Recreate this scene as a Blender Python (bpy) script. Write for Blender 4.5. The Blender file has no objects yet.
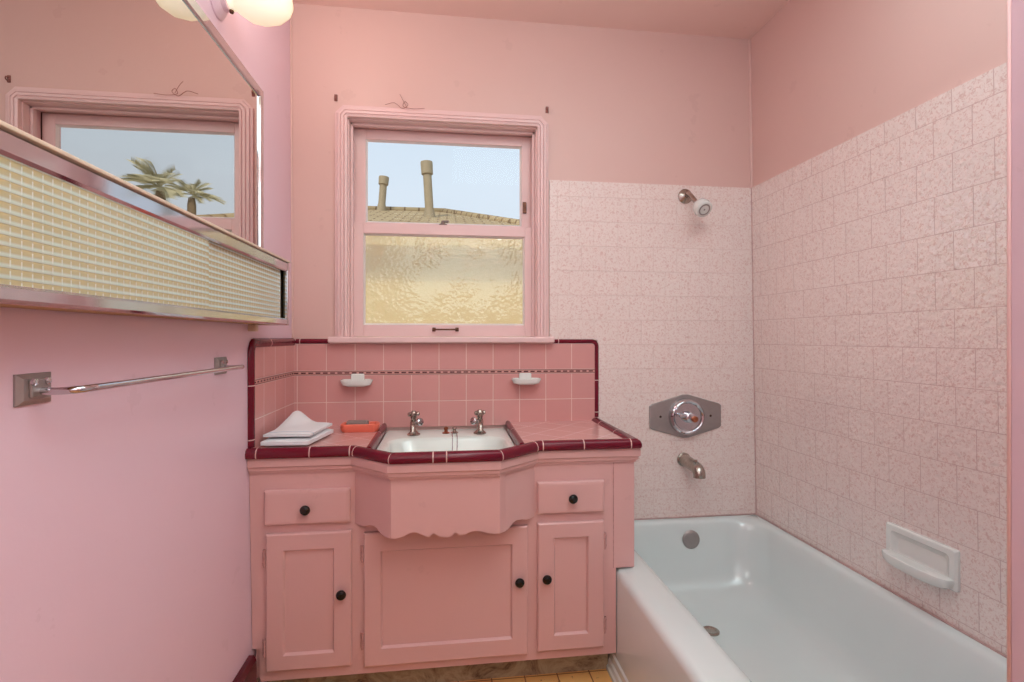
import bpy, bmesh, math, random
from mathutils import Vector, Matrix
random.seed(4)
scene = bpy.context.scene
C = scene.collection
PI = math.pi

# ------------------------------------------------------------------ camera
F, CX, CY = 510.0, 512.0, 338.0
TH = math.radians(7.27)
H = 1.108
cd = bpy.data.cameras.new('camera'); cam = bpy.data.objects.new('camera', cd); C.objects.link(cam)
cam.location = (0, 0, H); cam.rotation_euler = (PI/2, 0, -TH)
cd.sensor_width = 36; cd.lens = F/1024*36; cd.shift_y = -3/1024; cd.clip_start = 0.02; cd.clip_end = 200
scene.camera = cam

# key room measures
YB = 2.037                       # back wall
def xl(z): return -.572 - .012*z/.75 if z < .75 else -.584 - .009*(z-.75)/1.635
def xr(z): return 1.3235 - .0157*z
ZC = 2.386
YF = -.75                        # wall behind the camera

def P(px, py, Y):
    """point of the plane at distance Y met by a measured direction"""
    u = (px-CX)/F
    X = u*math.cos(TH)+math.sin(TH); YY = math.cos(TH)-u*math.sin(TH)
    t = Y/YY
    return Vector((X*t, Y, H+(CY-py)*t/F))

# ------------------------------------------------------------------ materials
def srgb(r, g, b):
    f = lambda c: (c/255/12.92) if c/255 <= .04045 else ((c/255+.055)/1.055)**2.4
    return (f(r), f(g), f(b), 1)

class M:
    def __init__(s, name):
        s.m = bpy.data.materials.new(name); s.m.use_nodes = True
        s.nt = s.m.node_tree; s.n = s.nt.nodes; s.l = s.nt.links
        s.b = s.n['Principled BSDF']; s.out = s.n['Material Output']
    def add(s, t, **kw):
        n = s.n.new(t)
        for k, v in kw.items(): setattr(n, k, v)
        return n
    def link(s, a, b): s.l.new(a, b)
    def pos(s):
        if not hasattr(s, '_p'): s._p = s.add('ShaderNodeNewGeometry').outputs['Position']
        return s._p
    def noise(s, scale, detail=3, rough=.5, vec=None, dist=0):
        n = s.add('ShaderNodeTexNoise'); n.inputs['Scale'].default_value = scale
        n.inputs['Detail'].default_value = detail; n.inputs['Roughness'].default_value = rough
        n.inputs['Distortion'].default_value = dist
        s.link(vec if vec is not None else s.pos(), n.inputs['Vector']); return n.outputs['Fac']
    def ramp(s, fac, stops):
        r = s.add('ShaderNodeValToRGB'); e = r.color_ramp.elements
        while len(e) < len(stops): e.new(.5)
        for i, (p, c) in enumerate(stops): e[i].position = p; e[i].color = c
        s.link(fac, r.inputs['Fac']); return r.outputs['Color']
    def mix(s, fac, a, b, mode='MIX'):
        n = s.add('ShaderNodeMix', data_type='RGBA', blend_type=mode)
        for sock, v in ((n.inputs[0], fac), (n.inputs[6], a), (n.inputs[7], b)):
            if isinstance(v, (int, float, tuple)): sock.default_value = v
            else: s.link(v, sock)
        return n.outputs[2]
    def math(s, op, a, b=0, c=0):
        n = s.add('ShaderNodeMath', operation=op)
        for sock, v in zip(n.inputs, (a, b, c)):
            if isinstance(v, (int, float)): sock.default_value = v
            else: s.link(v, sock)
        return n.outputs[0]
    def bump(s, height, strength=.3, dist=.002):
        n = s.add('ShaderNodeBump'); n.inputs['Strength'].default_value = strength; n.inputs['Distance'].default_value = dist
        s.link(height, n.inputs['Height']); s.link(n.outputs[0], s.b.inputs['Normal']); return n
    def set(s, **kw):
        for k, v in kw.items():
            k = k.replace('_', ' ')
            k = {'Base': 'Base Color', 'Spec': 'Specular IOR Level', 'Trans': 'Transmission Weight', 'Coat': 'Coat Weight'}.get(k, k)
            if isinstance(v, (int, float, tuple)): s.b.inputs[k].default_value = v
            else: s.link(v, s.b.inputs[k])
        return s

def paint(name, c1, c2, rough=.45, scale=1.6, bumpy=.15, spec=.5):
    m = M(name)
    n = m.noise(scale, 5, .6)
    fine = m.noise(9, 4, .6)
    col = m.mix(m.math('MULTIPLY', n, 1.0), c1, c2)
    col = m.mix(m.math('MULTIPLY', m.math('GREATER_THAN', fine, .68), .06), col, srgb(150, 90, 85))
    m.set(Base=col, Roughness=rough, Spec=spec)
    m.bump(m.noise(60, 3, .6), bumpy, .002)
    return m.m

def plain(name, col, rough=.5, metal=0, var=.06, nscale=20, bump=0, spec=.5, coat=0, aniso=0):
    m = M(name)
    n = m.noise(nscale, 3)
    d = tuple(c*(1-var*2) for c in col[:3])+(1,)
    m.set(Base=m.mix(n, d, tuple(min(1, c*(1+var)) for c in col[:3])+(1,)), Roughness=rough, Metallic=metal, Spec=spec, Coat=coat)
    if bump: m.bump(n, bump, .001)
    return m.m

def tile(name, ax, c1, c2, grout, w, h, ox=0, oz=0, offset=0., mortar=.0014, rough=.2, fleck=None, bumpy=0, spec=.5, gb=.25, diag=False):
    """ax: 'XZ','YZ','XY' plane of the tiles in the room"""
    m = M(name)
    sep = m.add('ShaderNodeSeparateXYZ'); m.link(m.pos(), sep.inputs[0])
    a = m.math('SUBTRACT', sep.outputs[ax[0]], ox); b = m.math('SUBTRACT', sep.outputs[ax[1]], oz)
    cb = m.add('ShaderNodeCombineXYZ'); m.link(a, cb.inputs[0]); m.link(b, cb.inputs[1])
    br = m.add('ShaderNodeTexBrick'); br.offset = offset; br.squash = 1
    vr = m.add('ShaderNodeVectorRotate', rotation_type='Z_AXIS'); vr.inputs['Angle'].default_value = PI/4 if diag else 0
    m.link(cb.outputs[0], vr.inputs['Vector']); m.link(vr.outputs[0], br.inputs['Vector'])
    for k, v in (('Scale', 1.), ('Mortar Size', mortar), ('Mortar Smooth', .15), ('Bias', 0.), ('Brick Width', w), ('Row Height', h)):
        br.inputs[k].default_value = v
    br.inputs['Color1'].default_value = c1; br.inputs['Color2'].default_value = c2; br.inputs['Mortar'].default_value = grout
    col = br.outputs['Color']
    height = m.math('MULTIPLY', br.outputs['Fac'], -gb)
    if fleck:
        fcol, lo, hi, fs = fleck
        n = m.noise(fs, 2.5, .6, dist=1.2)
        mask = m.add('ShaderNodeMapRange'); mask.inputs[1].default_value = lo; mask.inputs[2].default_value = hi; m.link(n, mask.inputs[0])
        big = m.noise(1.3, 3)
        col = m.mix(m.math('MULTIPLY', mask.outputs[0], m.math('SUBTRACT', 1, br.outputs['Fac'])), col, fcol)
        col = m.mix(m.math('MULTIPLY', big, .16), col, fcol)
    else:
        col = m.mix(m.math('MULTIPLY', m.noise(14, 4, .6), .35), col, tuple(c*.8 for c in c1[:3])+(1,))
        col = m.mix(br.outputs['Fac'], col, grout)
    if bumpy:
        height = m.math('ADD', height, m.math('MULTIPLY', m.noise(55, 1.5, .5), bumpy))
    m.set(Base=col, Roughness=rough, Spec=spec)
    m.bump(height, .9, .004)
    return m.m

PINK1, PINK2 = srgb(229, 191, 183), srgb(224, 183, 174)
m_wall = paint('pink_wall_paint', PINK1, PINK2, .42)
m_wall_l = paint('pink_gloss_paint', srgb(240, 208, 222), srgb(236, 202, 216), .3)
m_alc = paint('mauve_pink_paint', srgb(212, 182, 192), srgb(207, 176, 186), .45)
m_ceil = paint('pink_ceiling_paint', srgb(250, 215, 206), srgb(246, 208, 199), .5)
m_trim = paint('pink_woodwork_paint', srgb(240, 205, 203), srgb(236, 198, 195), .35, 6, .03)
m_cab = paint('pink_cabinet_paint', srgb(222, 174, 171), srgb(217, 167, 164), .33, 5, .12)
m_sunpink = m_trim
TC1, TC2, TG, TF = srgb(245, 227, 221), srgb(243, 224, 218), srgb(236, 212, 205), srgb(228, 194, 187)
m_tile_b = tile('flecked_tile_back', 'XZ', TC1, TC2, TG, .1018, .1006, 1.31, .981, .5, .0008, .25, (TF, .52, .62, 130), .22)
m_tile_r = tile('flecked_tile_right', 'YZ', TC1, TC2, srgb(218, 186, 181), .1018, .1006, 1.159, .981, .5, .0011, .13, (TF, .52, .62, 130), 1.0)
for nn in m_tile_r.node_tree.nodes:
    if nn.type == 'BSDF_PRINCIPLED':
        nn.inputs['Coat Weight'].default_value = .8; nn.inputs['Coat Roughness'].default_value = .05; nn.inputs['Coat IOR'].default_value = 1.9
        nn.inputs['Specular IOR Level'].default_value = .8
        m_tile_r.node_tree.links.new(nn.inputs['Normal'].links[0].from_socket, nn.inputs['Coat Normal'])
BS1, BS2, BSG = srgb(224, 162, 158), srgb(220, 156, 152), srgb(242, 208, 202)
def bst(n, ax, ox, oz): return tile(n, ax, BS1, BS2, BSG, .1068, .104, ox, oz, 0, .0016, .22, None, .06)
m_bs_lo = bst('pink_tile_lower', 'XZ', .610, .965); m_bs_hi = bst('pink_tile_upper', 'XZ', .610, .982)
m_bs_llo = bst('pink_tile_side_lower', 'YZ', 1.60, .965); m_bs_lhi = bst('pink_tile_side_upper', 'YZ', 1.60, .982)
m_ctop = tile('pink_counter_tile', 'XY', srgb(224, 170, 165), srgb(221, 166, 161), BSG, .1068, .1068, .610, 1.62, 0, .0014, .13, None, .03, diag=True)
m_maroon = plain('maroon_glazed_trim', srgb(112, 20, 40), .2, 0, .12, 12, spec=.35)
m_grout = plain('pale_grout', srgb(226, 184, 178), .7)
m_white = plain('white_enamel', srgb(224, 230, 229), .12, 0, .03, 3, coat=.4)
m_sink = plain('white_sink_enamel', srgb(232, 238, 232), .14, 0, .03, 4, coat=.4)
m_ceramic = plain('white_ceramic', srgb(232, 232, 228), .15, coat=.5, var=.02)
m_chrome = plain('chrome', srgb(205, 203, 208), .08, 1, .03)
m_brush = plain('brushed_steel', srgb(172, 164, 162), .5, .8, .06, 60)
m_worn = plain('worn_chrome', srgb(186, 176, 166), .24, .95, .25, 60)
m_copper = plain('worn_copper', srgb(178, 112, 84), .3, 1, .25, 80)
m_brass = plain('tarnished_brass', srgb(124, 86, 70), .4, .8, .25, 80)
m_oldp = plain('paint_smeared_metal', srgb(160, 100, 90), .5, 0, .2, 120)
m_black = plain('black_plastic', srgb(10, 8, 8), .25, 0, .05)
m_hinge = plain('painted_hinge', srgb(206, 150, 146), .4, 0, .25, 90)
m_mirror = M('mirror_glass').set(Base=(.67, .64, .61, 1), Metallic=1., Roughness=.0).m
m_cream = plain('cream_edge', srgb(228, 206, 184), .4, 0, .06)
m_tan = plain('tan_interior', srgb(202, 160, 118), .6, 0, .1, 6)
m_towel = plain('white_terry', srgb(238, 237, 240), .95, 0, .04, 300, .8, .1)
m_orange = plain('orange_plastic', srgb(246, 122, 98), .35, 0, .05)
m_grey = plain('grey_soap', srgb(150, 130, 124), .8, 0, .1, 120, .4)
m_red = plain('maroon_baseboard_tile', srgb(94, 18, 30), .25, 0, .2, 12)
m_caulk = plain('aged_caulk', srgb(214, 176, 170), .6, 0, .2, 60)
m_dark = plain('gap_shade_and_dark_screw', srgb(70, 40, 34), .9, 0, .3, 40)  # dark brown for the painted sash gap shade and the valve screws

# floor tile
m = M('amber_floor_tile')
sep = m.add('ShaderNodeSeparateXYZ'); m.link(m.pos(), sep.inputs[0])
br = m.add('ShaderNodeTexBrick'); br.offset = 0
cb = m.add('ShaderNodeCombineXYZ'); m.link(m.math('SUBTRACT', sep.outputs[0], .36), cb.inputs[0]); m.link(m.math('SUBTRACT', sep.outputs[1], 1.648), cb.inputs[1]); m.link(cb.outputs[0], br.inputs['Vector'])
for k, v in (('Scale', 1.), ('Mortar Size', .0022), ('Mortar Smooth', .2), ('Bias', 0.), ('Brick Width', .108), ('Row Height', .108)): br.inputs[k].default_value = v
br.inputs['Color1'].default_value = srgb(226, 170, 104); br.inputs['Color2'].default_value = srgb(214, 156, 92); br.inputs['Mortar'].default_value = srgb(120, 66, 40)
spot = m.math('GREATER_THAN', m.noise(45, 4, .7), .64)
m.set(Base=m.mix(spot, br.outputs['Color'], srgb(134, 80, 46)), Roughness=.35); m.bump(br.outputs['Fac'], -.3, .002)
m_floor = m.m
# peeling kick strip
m = M('stained_kick_board')
n = m.noise(8, 6, .7, dist=1.0)
m.set(Base=m.ramp(n, [(.34, srgb(62, 38, 30)), (.42, srgb(140, 116, 92)), (.55, srgb(176, 158, 128)), (.72, srgb(128, 100, 76))]), Roughness=.85); m.bump(n, .6, .004)
m_kick = m.m
# liner
def liner(name, ax):
    m = M(name); sep = m.add('ShaderNodeSeparateXYZ'); m.link(m.pos(), sep.inputs[0])
    a = m.math('FRACT', m.math('DIVIDE', m.math('ADD', sep.outputs[ax], 5), .0268))
    dash = m.math('LESS_THAN', a, .66)
    zc = m.math('ABSOLUTE', m.math('SUBTRACT', sep.outputs[2], .9735))
    line = m.math('GREATER_THAN', zc, .0048)
    inner = m.math('LESS_THAN', zc, .0026)
    f = m.math('MAXIMUM', m.math('MULTIPLY', dash, inner), m.math('MULTIPLY', line, .55))
    m.set(Base=m.mix(f, srgb(214, 160, 152), srgb(84, 30, 40)), Roughness=.25); return m.m
m_liner_b, m_liner_l = liner('dashed_liner_back', 0), liner('dashed_liner_side', 1)
# glasses
def glass(name, tint, gl=.10, rough=.02, hammered=0):
    m = M(name)
    m.n.remove(m.b)
    tr = m.add('ShaderNodeBsdfTransparent'); tr.inputs[0].default_value = tint
    go = m.add('ShaderNodeBsdfGlossy'); go.inputs['Roughness'].default_value = rough; go.inputs['Color'].default_value = (1, 1, 1, 1)
    mx = m.add('ShaderNodeMixShader'); mx.inputs[0].default_value = gl
    m.link(tr.outputs[0], mx.inputs[1]); m.link(go.outputs[0], mx.inputs[2]); res = mx.outputs[0]
    if hammered:
        dn = m.add('ShaderNodeTexNoise'); dn.inputs['Scale'].default_value = 30
        m.link(m.pos(), dn.inputs['Vector'])
        vm = m.add('ShaderNodeVectorMath', operation='SCALE'); m.link(dn.outputs['Color'], vm.inputs[0]); vm.inputs['Scale'].default_value = .02
        va = m.add('ShaderNodeVectorMath', operation='ADD'); m.link(m.pos(), va.inputs[0]); m.link(vm.outputs[0], va.inputs[1])
        vo = m.add('ShaderNodeTexVoronoi', feature='SMOOTH_F1'); vo.inputs['Scale'].default_value = 85; m.link(va.outputs[0], vo.inputs['Vector'])
        patch = m.ramp(m.noise(9, 2), [(.40, (.12, .12, .12, 1)), (.60, (1, 1, 1, 1))])
        hgt = m.math('MULTIPLY', vo.outputs['Distance'], patch)
        bp = m.add('ShaderNodeBump'); bp.inputs['Strength'].default_value = .38; bp.inputs['Distance'].default_value = .006
        m.link(hgt, bp.inputs['Height']); m.link(bp.outputs[0], go.inputs['Normal'])
        rf = m.add('ShaderNodeBsdfRefraction'); rf.inputs['IOR'].default_value = 1.25; rf.inputs['Roughness'].default_value = .12
        rf.inputs['Color'].default_value = tint; m.link(bp.outputs[0], rf.inputs['Normal'])
        df = m.add('ShaderNodeBsdfTranslucent'); df.inputs['Color'].default_value = tint; m.link(bp.outputs[0], df.inputs['Normal'])
        m2 = m.add('ShaderNodeMixShader'); m2.inputs[0].default_value = .72
        m.link(tr.outputs[0], m2.inputs[1]); m.link(rf.outputs[0], m2.inputs[2])
        m3 = m.add('ShaderNodeMixShader'); m3.inputs[0].default_value = .16
        m.link(m2.outputs[0], m3.inputs[1]); m.link(df.outputs[0], m3.inputs[2])
        m.link(m3.outputs[0], mx.inputs[1])
    m.link(res, m.out.inputs['Surface']); return m.m
m_glass = glass('clear_window_glass', (.97, .98, 1, 1), .003)
m_hammer = glass('hammered_window_glass', (.98, .94, .85, 1), .07, .08, 1)
# fluted cross-reeded panel glass
m = M('cross_reeded_glass')
sep = m.add('ShaderNodeSeparateXYZ'); m.link(m.pos(), sep.inputs[0])
fy = m.math('ABSOLUTE', m.math('SINE', m.math('MULTIPLY', sep.outputs[1], PI/.0160)))
pz = m.math('FRACT', m.math('DIVIDE', sep.outputs[2], .0125))
fz = m.math('ABSOLUTE', m.math('SINE', m.math('MULTIPLY', pz, PI)))
hh = m.math('ADD', m.math('POWER', fy, .5), m.math('POWER', fz, .5))
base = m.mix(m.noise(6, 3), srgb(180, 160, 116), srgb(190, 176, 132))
reflection_band = m.ramp(pz, [(.0, (0, 0, 0, 1)), (.10, (.9, .9, .9, 1)), (.30, (1, 1, 1, 1)), (.52, (.15, .15, .15, 1)), (.9, (0, 0, 0, 1))])
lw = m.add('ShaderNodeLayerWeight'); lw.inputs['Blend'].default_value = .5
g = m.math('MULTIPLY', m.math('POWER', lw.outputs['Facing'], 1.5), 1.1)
base = m.mix(m.math('MULTIPLY', reflection_band, m.math('MINIMUM', m.math('ADD', g, .35), .95)), base, srgb(222, 246, 244))  # window reflection painted into each row's colour, whiter at grazing view
highlight_line = m.math('LESS_THAN', fy, .2)
base = m.mix(m.math('MULTIPLY', highlight_line, m.math('ADD', .12, m.math('MULTIPLY', m.math('GREATER_THAN', fz, .55), .45))), base, srgb(244, 250, 244))  # white highlights painted along the vertical cell borders
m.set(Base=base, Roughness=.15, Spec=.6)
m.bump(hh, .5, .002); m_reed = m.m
# lit frosted shade
m = M('frosted_lit_glass'); m.set(Base=srgb(250, 240, 214), Roughness=.3)
lw = m.add('ShaderNodeLayerWeight'); lw.inputs['Blend'].default_value = .35
m.link(m.mix(lw.outputs['Facing'], srgb(255, 250, 232), srgb(238, 214, 160)), m.b.inputs['Emission Color']); m.b.inputs['Emission Strength'].default_value = .62
m_shade = m.m
# exterior
m_stucco = plain('yellow_stucco', srgb(216, 198, 152), .9, 0, .06, 3, .3)
m_ground = plain('concrete_yard', srgb(190, 184, 170), .9, 0, .1, 3)
m_vent = plain('weathered_vent_metal', srgb(160, 142, 112), .7, .1, .1, 12)
m_palm = plain('dry_palm_frond', srgb(206, 196, 158), .7, 0, .2, 3)
m_trunk = plain('palm_trunk_bark', srgb(140, 116, 86), .9, 0, .2, 8, .5)
m_roof = tile('tan_shingles', 'XY', srgb(186, 164, 128), srgb(168, 144, 108), srgb(128, 104, 78), .20, .14, 0, 0, .5, .012, .9, None, .4, .1, 1.2)

# ------------------------------------------------------------------ mesh helpers
def B(): return bmesh.new()
def quad(bm, pts, mi=0):
    f = bm.faces.new([bm.verts.new(p) for p in pts]); f.material_index = mi; return f
def box(bm, a, b, bev=0, seg=2):
    lo = [min(a[i], b[i]) for i in range(3)]; hi = [max(a[i], b[i]) for i in range(3)]
    v = [bm.verts.new((x, y, z)) for x in (lo[0], hi[0]) for y in (lo[1], hi[1]) for z in (lo[2], hi[2])]
    fs = [bm.faces.new([v[i] for i in q]) for q in ((0, 1, 3, 2), (4, 6, 7, 5), (0, 4, 5, 1), (2, 3, 7, 6), (0, 2, 6, 4), (1, 5, 7, 3))]
    if bev:
        es = list({e for f in fs for e in f.edges})
        bmesh.ops.bevel(bm, geom=es, offset=bev, segments=seg, profile=.5, affect='EDGES')
    return bm
def rings(bm, rs, close=True, cap0=True, cap1=True, mi=0, smooth=True):
    vs = [[bm.verts.new(p) for p in r] for r in rs]
    n = len(rs[0])
    for a, b in zip(vs, vs[1:]):
        for i in range(n if close else n-1):
            f = bm.faces.new((a[i], a[(i+1) % n], b[(i+1) % n], b[i])); f.smooth = smooth; f.material_index = mi
    if cap0: f = bm.faces.new(vs[0][::-1]); f.material_index = mi
    if cap1: f = bm.faces.new(vs[-1]); f.material_index = mi
    return vs
def frame_of(d):
    d = Vector(d).normalized(); up = Vector((0, 0, 1)) if abs(d.z) < .9 else Vector((1, 0, 0))
    s = d.cross(up).normalized(); t = s.cross(d).normalized(); return d, s, t
def lathe(bm, o, d, prof, seg=28, cap0=True, cap1=True):
    """prof: (distance along d, radius)"""
    o = Vector(o); d, s, t = frame_of(d)
    rings(bm, [[o+d*h+(s*math.cos(2*PI*i/seg)+t*math.sin(2*PI*i/seg))*max(r, 1e-4) for i in range(seg)] for h, r in prof], cap0=cap0, cap1=cap1)
def tube(bm, pts, r, seg=14):
    pts = [Vector(p) for p in pts]; rs = r if isinstance(r, (list, tuple)) else [r]*len(pts)
    out = []; d0 = (pts[1]-pts[0]).normalized(); _, s, t = frame_of(d0)
    for k, p in enumerate(pts):
        d = ((pts[min(k+1, len(pts)-1)]-pts[max(k-1, 0)])).normalized()
        s = (s-d*s.dot(d)).normalized(); t = d.cross(s)
        out.append([p+(s*math.cos(2*PI*i/seg)+t*math.sin(2*PI*i/seg))*rs[k] for i in range(seg)])
    rings(bm, out)
def curve(pts, n=8):
    """catmull-rom"""
    p = [Vector(q) for q in pts]; p = [p[0]*2-p[1]]+p+[p[-1]*2-p[-2]]; out = []
    for i in range(1, len(p)-2):
        for k in range(n):
            t = k/n; a, b, c, d = p[i-1:i+3]
            out.append(.5*((2*b)+(c-a)*t+(2*a-5*b+4*c-d)*t*t+(3*b-a-3*c+d)*t**3))
    out.append(p[-2]); return out
def prism(bm, poly, d0, d1, plane='XZ', smooth=False):
    """poly in plane, extruded along the third axis d0..d1"""
    def mk(p, d): return {'XZ': (p[0], d, p[1]), 'XY': (p[0], p[1], d), 'YZ': (d, p[0], p[1])}[plane]
    rings(bm, [[mk(p, d0) for p in poly], [mk(p, d1) for p in poly]], smooth=smooth)
def sweep(bm, path, prof, conv, closed=False, mats=None, smooth=True, side=1):
    """path: 2D polyline, prof: closed [(outward offset, height)], conv(u,v,h)->3D; mitred corners"""
    n = len(path); R = []
    for i in range(n):
        a = Vector(path[i-1]) if (i > 0 or closed) else None
        b = Vector(path[i]); c = Vector(path[(i+1) % n]) if (i < n-1 or closed) else None
        d1 = (b-a).normalized() if a is not None else (c-b).normalized()
        d2 = (c-b).normalized() if c is not None else d1
        n1 = Vector((d1.y, -d1.x))*side; n2 = Vector((d2.y, -d2.x))*side
        mm = (n1+n2); mm = mm/max(mm.dot(n1), .2)
        R.append([conv(b.x+mm.x*o, b.y+mm.y*o, h) for o, h in prof])
    vs = [[bm.verts.new(p) for p in r] for r in R]; k = len(prof)
    for i in range(n if closed else n-1):
        A, D = vs[i], vs[(i+1) % n]
        for j in range(k):
            f = bm.faces.new((A[j], A[(j+1) % k], D[(j+1) % k], D[j])); f.smooth = smooth
            if mats: f.material_index = mats[i]
    if not closed: bm.faces.new(vs[0][::-1]); bm.faces.new(vs[-1])

def finish(o, ang=35):
    pass
def link(name, bm, mat, parent=None, loc=None, sharp=True):
    bmesh.ops.recalc_face_normals(bm, faces=bm.faces)
    me = bpy.data.meshes.new(name)
    for e in bm.edges:
        if len(e.link_faces) == 2 and e.calc_face_angle(0) > math.radians(38): e.smooth = False
    root = Vector(loc) if loc is not None else (Vector(parent['_o']) if parent is not None else Vector((0, 0, 0)))
    bmesh.ops.translate(bm, verts=bm.verts, vec=-root)
    bm.to_mesh(me); bm.free()
    for mt in (mat if isinstance(mat, (list, tuple)) else [mat]): me.materials.append(mt)
    o = bpy.data.objects.new(name, me); C.objects.link(o)
    o['_o'] = tuple(root)
    if parent is not None: o.parent = parent
    else: o.location = root
    return o
def tag(o, label=None, cat=None, group=None, kind=None):
    for k, v in (('label', label), ('category', cat), ('group', group), ('kind', kind)):
        if v: o[k] = v
    return o
def thing(name, loc, label, cat, group=None, kind=None):
    o = bpy.data.objects.new(name, None); C.objects.link(o); o.location = loc; o['_o'] = tuple(loc)
    o.empty_display_size = .05
    return tag(o, label, cat, group, kind)

# ------------------------------------------------------------------ room shell
T = .12
# window opening
WX0, WX1, WZ0, WZ1 = -.380, .361, 1.10, 1.958
bm = B(); box(bm, (-1.0, YF-T, -T), (1.9, YB+T, 0)); tag(link('floor', bm, m_floor), 'amber tiled bathroom floor', 'floor', kind='structure')
bm = B(); box(bm, (-1.0, YF-T, ZC), (1.9, YB+T, ZC+T)); tag(link('ceiling', bm, m_ceil), 'pink painted ceiling', 'ceiling', kind='structure')
bm = B()
zs = [0, .2, .45, .75, 1.2, 2.386]
poly = [(xl(z), z) for z in zs]+[(-.75, 2.386), (-.75, 0)]
prism(bm, poly, YF-.05, YB+.05); wl = tag(link('wall_left', bm, m_wall_l), 'glossy pink wall on the left', 'wall', kind='structure')
bm = B(); prism(bm, [(xr(0), 0), (xr(2.386), 2.386), (1.5, 2.386), (1.5, 0)], YF-.05, YB+.05)
wr = tag(link('wall_right', bm, m_wall), 'pink wall above the tub tiles', 'wall', kind='structure')
bm = B()
for a, b in (((-.75, 0), (WX0, 2.386)), ((WX1, 0), (1.5, 2.386)), ((WX0, 0), (WX1, WZ0)), ((WX0, WZ1), (WX1, 2.386))):
    box(bm, (a[0], YB, a[1]), (b[0], YB+.17, b[1]))
wb = tag(link('wall_back', bm, m_wall), 'pink wall with the window', 'wall', kind='structure')
bm = B(); box(bm, (-.75, YF-T, 0), (1.5, YF, 2.386)); tag(link('wall_front', bm, m_wall), 'pink wall behind the viewer', 'wall', kind='structure')
# alcove end wall, just catching the right edge of the view
bm = B(); box(bm, (.650, .36, 0), (1.40, .517, 2.386), .004)
tag(link('wall_alcove_end', bm, m_alc), 'pink end wall of the tub alcove at right edge', 'wall', kind='structure')

bm = B(); tube(bm, [(.6505, .5165, 0.36), (.6505, .5165, 2.38)], .0022, 8); link('edge_bead', bm, m_trim, bpy.data.objects['wall_alcove_end'])
# tile surrounds on the walls (parts of the walls)
ZT = 1.748
bm = B(); quad(bm, [(.612, YB-.008, .30), (xr(.3)-.007, YB-.008, .30), (xr(ZT)-.007, YB-.008, ZT), (.412, YB-.008, ZT), (.412, YB-.008, 1.10), (.612, YB-.008, 1.10)])
r = bmesh.ops.extrude_face_region(bm, geom=bm.faces[:]); bmesh.ops.translate(bm, verts=[v for v in r['geom'] if isinstance(v, bmesh.types.BMVert)], vec=(0, .0085, 0))
o = link('tile_surround', bm, m_tile_b, wb); o['label'] = 'pale pink flecked wall tile'
bm = B(); prism(bm, [(xr(.3), .30), (xr(ZT), ZT), (xr(ZT)-.008, ZT), (xr(.3)-.008, .30)], .517, YB-.0005)
o = link('tile_surround', bm, m_tile_r, wr); o['label'] = 'pale pink flecked wall tile'
bm = B(); tube(bm, [(xr(z)-.008, YB-.009, z) for z in (.35, 1.0, ZT)], .003, 8); link('caulk_line', bm, m_caulk, wr)
bm = B(); tube(bm, [(xr(z)-.002, YB-.002, z) for z in (ZT, 2.0, 2.38)], .006, 8); link('corner_bead', bm, m_wall, wr)
bm = B(); tube(bm, [(xl(z)+.002, YB-.002, z) for z in (1.11, 2.0, 2.38)], .005, 8); link('corner_bead', bm, m_wall, wl)

# maroon tile base on the left
bm = B(); prism(bm, [(xl(0)-.005, 0), (xl(0)+.021, 0), (xl(0.17)+.021, .165), (xl(.18)+.014, .18), (xl(.18)-.005, .18)], YF, 1.578)
tag(link('baseboard_left', bm, m_red), 'dark maroon tile base along the left wall', 'baseboard', kind='structure')

# ------------------------------------------------------------------ window
win = thing('window_1', (0, YB, WZ0), 'pink double-hung window with frosted lower sash', 'window', kind='structure')
# moulded casing with clipped corners, swept around the opening
ch = .018
path = [(WX0, 1.113), (WX0, WZ1-ch*.2), (WX0+ch*.2, WZ1), (WX1-ch*.2, WZ1), (WX1, WZ1-ch*.2), (WX1, 1.113)]
prof = [(0, .0), (0, .020), (.008, .023), (.011, .018), (.013, .022), (.021, .022), (.024, .017), (.026, .020), (.035, .019), (.038, .013), (.046, .011), (.046, 0)]
def cw(u, v, h): return (u, YB-h, v)
bm = B(); sweep(bm, path, prof, cw, side=-1, smooth=False); link('casing', bm, m_trim, win)
# stool and jamb liner
bm = B(); box(bm, (-.446, YB-.045, 1.089), (.426, YB+.075, 1.113), .005); link('window_stool', bm, m_trim, win)
bm = B()
box(bm, (WX0-.002, YB-.002, WZ0), (WX0+.004, YB+.16, WZ1)); box(bm, (WX1-.004, YB-.002, WZ0), (WX1+.002, YB+.16, WZ1)); box(bm, (WX0, YB-.002, WZ1-.004), (WX1, YB+.16, WZ1+.002))
box(bm, (WX0, YB+.06, WZ0-.01), (WX1, YB+.17, 1.112))
link('jamb', bm, m_trim, win)
bm = B(); box(bm, (WX0+.004, YB+.028, 1.113), (WX0+.014, YB+.045, WZ1-.004), .002); box(bm, (WX1-.014, YB+.028, 1.113), (WX1-.004, YB+.045, WZ1-.004), .002); box(bm, (WX0+.004, YB+.028, WZ1-.014), (WX1-.004, YB+.045, WZ1-.004), .002)
link('window_stop', bm, m_trim, win)
bm = B(); box(bm, (WX1-.0075, YB+.078, 1.56), (WX1-.0045, YB+.092, WZ1-.006)); box(bm, (WX0+.0045, YB+.078, 1.56), (WX0+.0075, YB+.092, WZ1-.006)); link('sash_gap_shade', bm, m_dark, win)  # dark strips standing in for the shade in the sash gaps
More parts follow.
